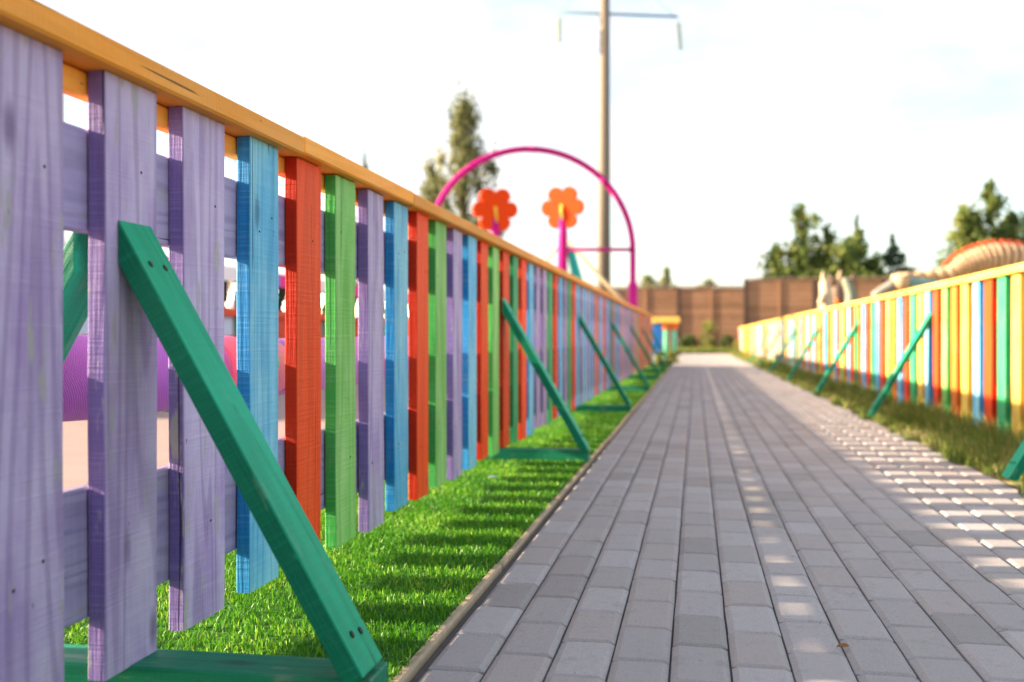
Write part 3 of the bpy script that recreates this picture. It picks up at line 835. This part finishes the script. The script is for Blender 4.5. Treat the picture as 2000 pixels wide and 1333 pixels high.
# fairground stall: counter, panels, awning scallops, strings of bulbs
stx = -5.6
stall = thing('fair_stall', 'long fairground stall with red counter, coloured awning and bulbs beyond the left fence', 'stall', (stx, 0, 0))
m_cntr = plain('red_counter_paint', (0.60, 0.07, 0.025), 0.5, 0.12, 4)
m_mintp = plain('pale_green_panel', (0.42, 0.66, 0.45), 0.5, 0.1, 4)
m_greyp = plain('pale_blue_panel', (0.48, 0.58, 0.66), 0.5, 0.1, 4)
m_awb = plain('blue_awning', (0.04, 0.30, 0.62), 0.6, 0.1, 4); m_awp = plain('pink_awning', (0.72, 0.03, 0.26), 0.6, 0.1, 4); m_aww = plain('white_awning', (0.78, 0.76, 0.72), 0.6, 0.06, 4)
m_dkg = plain('dark_green_back', (0.02, 0.07, 0.045), 0.7, 0.2, 4)
m_bulb = plain('cream_bulb', (0.85, 0.72, 0.50), 0.2, 0.05, 4)
m_bulb.node_tree.nodes['Principled BSDF'].inputs['Emission Color'].default_value = (1, .82, .55, 1)
m_bulb.node_tree.nodes['Principled BSDF'].inputs['Emission Strength'].default_value = 2.5
obj('counter_top', box_mesh('counter_top', -.3, .05, 6, 24, .80, .90, m_cntr, .01), stall)
obj('counter_base', box_mesh('counter_base', -.25, 0, 6, 24, 0, .56, m_cntr, .01), stall)
obj('back_wall', box_mesh('back_wall', -1.1, -1.05, 6, 24, 0, 1.42, m_dkg, .005), stall)
for k in range(18):
    obj('panel', box_mesh('panel', -.2, -.02, -.34, .34, .562, .798, (m_mintp, m_cntr, m_greyp)[k % 3], .005), stall, (0, 6.5 + k, 0))
    aw = (m_awb, m_awp, m_aww)[k % 3]
    prof = [(-1.04, 1.43), (.1, 1.40), (.1, 1.22), (.085, 1.22), (.085, 1.385), (-1.04, 1.415)]
    obj('awning', prism_mesh('awning', prof, -.49, .49, aw, 0), stall, (0, 6.5 + k, 0))
bulb_me = mesh('bulb', *ball_data((0, 0, 0), .028, 1, 1, 1.2, 8, 6), m_bulb, True)
for k in range(40):
    yb = 6.2 + k * .44
    for j in range(4):
        obj('bulb', bulb_me, stall, (-.05 - .02 * j, yb + random.uniform(-.05, .05), 1.17 - j * .075 + random.uniform(-.01, .01)))
for k in range(19):
    obj('stall_post', box_mesh('stall_post', -.03, .03, -.03, .03, .901, 1.385, m_aww, .004), stall, (-.12, 6.0 + k, 0)) if k % 3 == 0 else None

# lamp cable over the playground
m_cable = plain('dark_cable', (0.05, 0.06, 0.07), 0.6, 0.1, 4)
cb_a, cb_b = at(120, 140, 9), at(760, 455, 19)
cbl = thing('lamp_cable', 'dark cable with small hanging lamps high behind the left fence', 'cable', cb_a)
dv = cb_b - cb_a
obj('wire', tube_mesh('wire', [Vector((0, 0, 0)), dv * .25 - Vector((0, 0, .05)), dv * .5 - Vector((0, 0, .07)), dv * .75 - Vector((0, 0, .05)), dv], .010, m_cable, 6), cbl)
for f in (.06, .30, .52, .76):
    V_, F_ = tube_data([(0, 0, .02), (0, 0, -.10), (0, 0, -.14), (0, 0, -.24), (0, 0, -.26)], [.008, .012, .05, .065, .03], 10)
    obj('lamp', mesh('lamp', V_, F_, m_steel, True), cbl, dv * f - Vector((0, 0, .07)))
for e in (Vector((0, 0, 0)), dv):
    obj('mast', tube_mesh('mast', [(e.x, e.y, -cb_a.z), e], [.035, .025], m_aww, 8), cbl)

# ------------------------------------------------------------------ figures beyond the right fence
m_beige = plain('beige_fibreglass', (0.58, 0.39, 0.23), 0.6, 0.15, 5)
m_rib = plain('rust_rib_paint', (0.30, 0.13, 0.06), 0.5, 0.15, 5)
m_redr = plain('red_ridge_paint', (0.66, 0.09, 0.03), 0.5, 0.12, 5)
m_grey = plain('grey_fibreglass', (0.24, 0.23, 0.20), 0.7, 0.2, 5)
m_gg = plain('grey_green_fibreglass', (0.20, 0.23, 0.17), 0.7, 0.2, 5)
m_ivory = plain('ivory_fibreglass', (0.55, 0.42, 0.28), 0.6, 0.15, 5)
m_brown = plain('brown_fibreglass', (0.15, 0.10, 0.07), 0.6, 0.25, 5)
m_tealg = plain('pale_teal_fibreglass', (0.20, 0.34, 0.31), 0.6, 0.15, 5)
ZD = 18.0
db = at(1945, 660, ZD); db.z = 0
dr = thing('ribbed_serpent', 'arched ribbed serpent figure with red ridge behind the right fence', 'figure', db)
prof = [(1765, 536, .03), (1800, 537, .06), (1835, 536, .10), (1862, 530, .15), (1880, 516, .20), (1897, 513, .23), (1920, 506, .25), (1950, 503, .26), (1985, 506, .26), (2020, 517, .26), (2055, 535, .32), (2080, 575, .33), (2095, 640, .34), (2100, 715, .34)]
pp_ = [np.array((*(at(a, b_, ZD) - db), r)) for a, b_, r in prof]
dens = []
for i in range(len(pp_) - 1):
    for f in np.linspace(0, 1, 6)[:-1]: dens.append(pp_[i] * (1 - f) + pp_[i + 1] * f)
dens.append(pp_[-1])
k = 0
while k < len(dens) - 2:
    st_ = 2 if k > 14 else 3
    a, c = dens[k], dens[min(k + st_, len(dens) - 1)]; b_ = (a + c) / 2
    V_, F_ = tube_data([a[:3], a[:3] * .8 + c[:3] * .2, b_[:3], a[:3] * .2 + c[:3] * .8, c[:3]], [a[3] * .80, b_[3] * .98, b_[3] * 1.03, b_[3] * .98, c[3] * .80], 14)
    obj('body_ring', mesh('body_ring', V_, F_, m_beige, True), dr)
    V_, F_ = tube_data([a[:3] * .93 + c[:3] * .07, a[:3] * .82 + c[:3] * .18], [a[3] * 1.0, a[3] * 1.0], 14)
    obj('rib', mesh('rib', V_, F_, m_rib, True), dr)
    t = Vector(c[:3] - a[:3]).normalized(); up = Vector((0, 0, 1)); up = (up - t * up.dot(t)); up.normalize()
    if b_[3] > .12:
        sd = Vector((-S_, C_, 0))
        p = Vector(b_[:3]); h = b_[3]; L_ = Vector(c[:3] - a[:3]).length * .5
        V_ = []
        for s in (-1, 1):
            V_ += [p + sd * s * .05 + up * h * .93 - t * L_, p + sd * s * .05 + up * h * .93 + t * L_, p + sd * s * .03 + up * (h * 1.03 + .05) + t * L_ * .6, p + sd * s * .03 + up * (h * 1.03 + .05) - t * L_ * .6]
        obj('ridge_plate', mesh('ridge_plate', V_, [(0, 1, 2, 3), (7, 6, 5, 4), (0, 4, 5, 1), (1, 5, 6, 2), (2, 6, 7, 3), (3, 7, 4, 0)], m_redr), dr)
    k += st_

def figure(name, label, px, zc, parts):
    b0 = at(px, 660, zc); b0.z = -.01
    t = thing(name, label, 'figure', b0)
    for nm, pts_, rad, mat in parts:
        P = [at(a, b_, zc + (dz if True else 0)) - b0 for a, b_, dz in pts_]
        # round both ends
        obj(nm, tube_mesh(nm, P, rad, mat, 12), t)
    return t
figure('animal_figure', 'long-snouted grey and orange animal figure left of the ribbed serpent', 1745, 19.5, [
    ('snout', [(1703, 580, 0), (1706, 578, 0), (1718, 571, 0), (1738, 560, 0), (1750, 552, 0)], [.02, .07, .085, .10, .11], m_grey),
    ('head', [(1742, 556, 0), (1748, 553, 0), (1758, 551, 0), (1768, 553, 0), (1773, 556, 0)], [.06, .16, .19, .16, .06], m_beige),
    ('body', [(1764, 558, .1), (1772, 556, .1), (1795, 556, .1), (1820, 562, .1), (1840, 575, .1), (1846, 580, .1)], [.08, .15, .18, .2, .16, .05], m_tealg),
    ('foot', [(1760, 560, .05), (1758, 640, .05), (1757, 715, .05)], [.09, .07, .08], m_grey),
    ('foot', [(1830, 570, .2), (1832, 640, .2), (1833, 715, .2)], [.09, .07, .08], m_grey)])
figure('animal_figure', 'pale ivory upright animal figure, leftmost of three behind the right fence', 1615, 21, [
    ('body', [(1618, 712, 0), (1617, 690, 0), (1616, 640, 0), (1615, 595, 0), (1613, 570, 0), (1610, 552, 0), (1608, 544, 0)], [.12, .17, .19, .16, .12, .10, .03], m_ivory),
    ('ear', [(1608, 552, 0), (1607, 540, 0), (1607, 530, 0)], [.04, .04, .01], m_ivory),
    ('arm', [(1610, 575, -.1), (1602, 590, -.15), (1600, 600, -.2)], [.06, .05, .02], m_ivory)])
figure('animal_figure', 'dark brown long-eared animal figure, middle of three behind the right fence', 1637, 21.5, [
    ('body', [(1637, 706, 0), (1637, 680, 0), (1637, 630, 0), (1636, 595, 0), (1636, 575, 0), (1634, 562, 0), (1633, 555, 0)], [.12, .16, .18, .14, .13, .11, .03], m_brown),
    ('ear', [(1636, 562, 0), (1638, 545, 0), (1641, 528, 0)], [.05, .05, .015], m_beige),
    ('ear', [(1630, 560, 0), (1624, 545, 0), (1618, 536, 0)], [.05, .05, .015], m_brown),
    ('chest', [(1634, 604, -.16), (1634, 596, -.18), (1634, 584, -.16)], [.03, .08, .03], m_orangecap)])
figure('animal_figure', 'grey-green curved animal figure, rightmost of three behind the right fence', 1655, 22, [
    ('body', [(1655, 706, 0), (1656, 670, 0), (1659, 630, 0), (1662, 600, 0), (1662, 575, 0), (1657, 558, 0), (1650, 548, 0), (1645, 545, 0)], [.13, .17, .17, .13, .11, .10, .08, .02], m_gg),
    ('ear', [(1660, 560, 0), (1664, 545, 0), (1668, 533, 0)], [.05, .045, .012], m_brown)])

# ------------------------------------------------------------------ small things
m_leaf = plain('dry_leaf', (0.22, 0.10, 0.035), 0.8, 0.3, 60)
lp = at(1645, 1266, 1080 / (1266 - 660))
V_ = [(-.011, 0, .002), (-.004, .005, .005), (.006, .0045, .006), (.013, 0, .003), (.006, -.005, .0025), (-.004, -.0045, .0035)]
tag(obj('dry_leaf', mesh('dry_leaf', V_ + [(x, y_, z - .0008) for x, y_, z in V_], [(0, 1, 2, 3, 4, 5), (11, 10, 9, 8, 7, 6)] + [(i, (i + 1) % 6, 6 + (i + 1) % 6, 6 + i) for i in range(6)], m_leaf), None, (lp.x, lp.y, .001), (0, 0, .3)), 'small brown dry leaf lying on the pavers near the bottom', 'leaf')
m_paper = plain('white_scrap', (0.75, 0.74, 0.72), 0.7, 0.1, 30)
sp_ = at(963, 931, 1030 / (931 - 660))
V_ = [(-.016, -.01, .002), (.014, -.012, .004), (.018, .009, .001), (-.012, .012, .006)]
tag(obj('paper_scrap', mesh('paper_scrap', V_ + [(x, y_, z - .001) for x, y_, z in V_], [(0, 1, 2, 3), (7, 6, 5, 4), (0, 4, 5, 1), (1, 5, 6, 2), (2, 6, 7, 3), (3, 7, 4, 0)], m_paper), None, (sp_.x, sp_.y, .022)), 'tiny white scrap lying on the green turf', 'scrap')
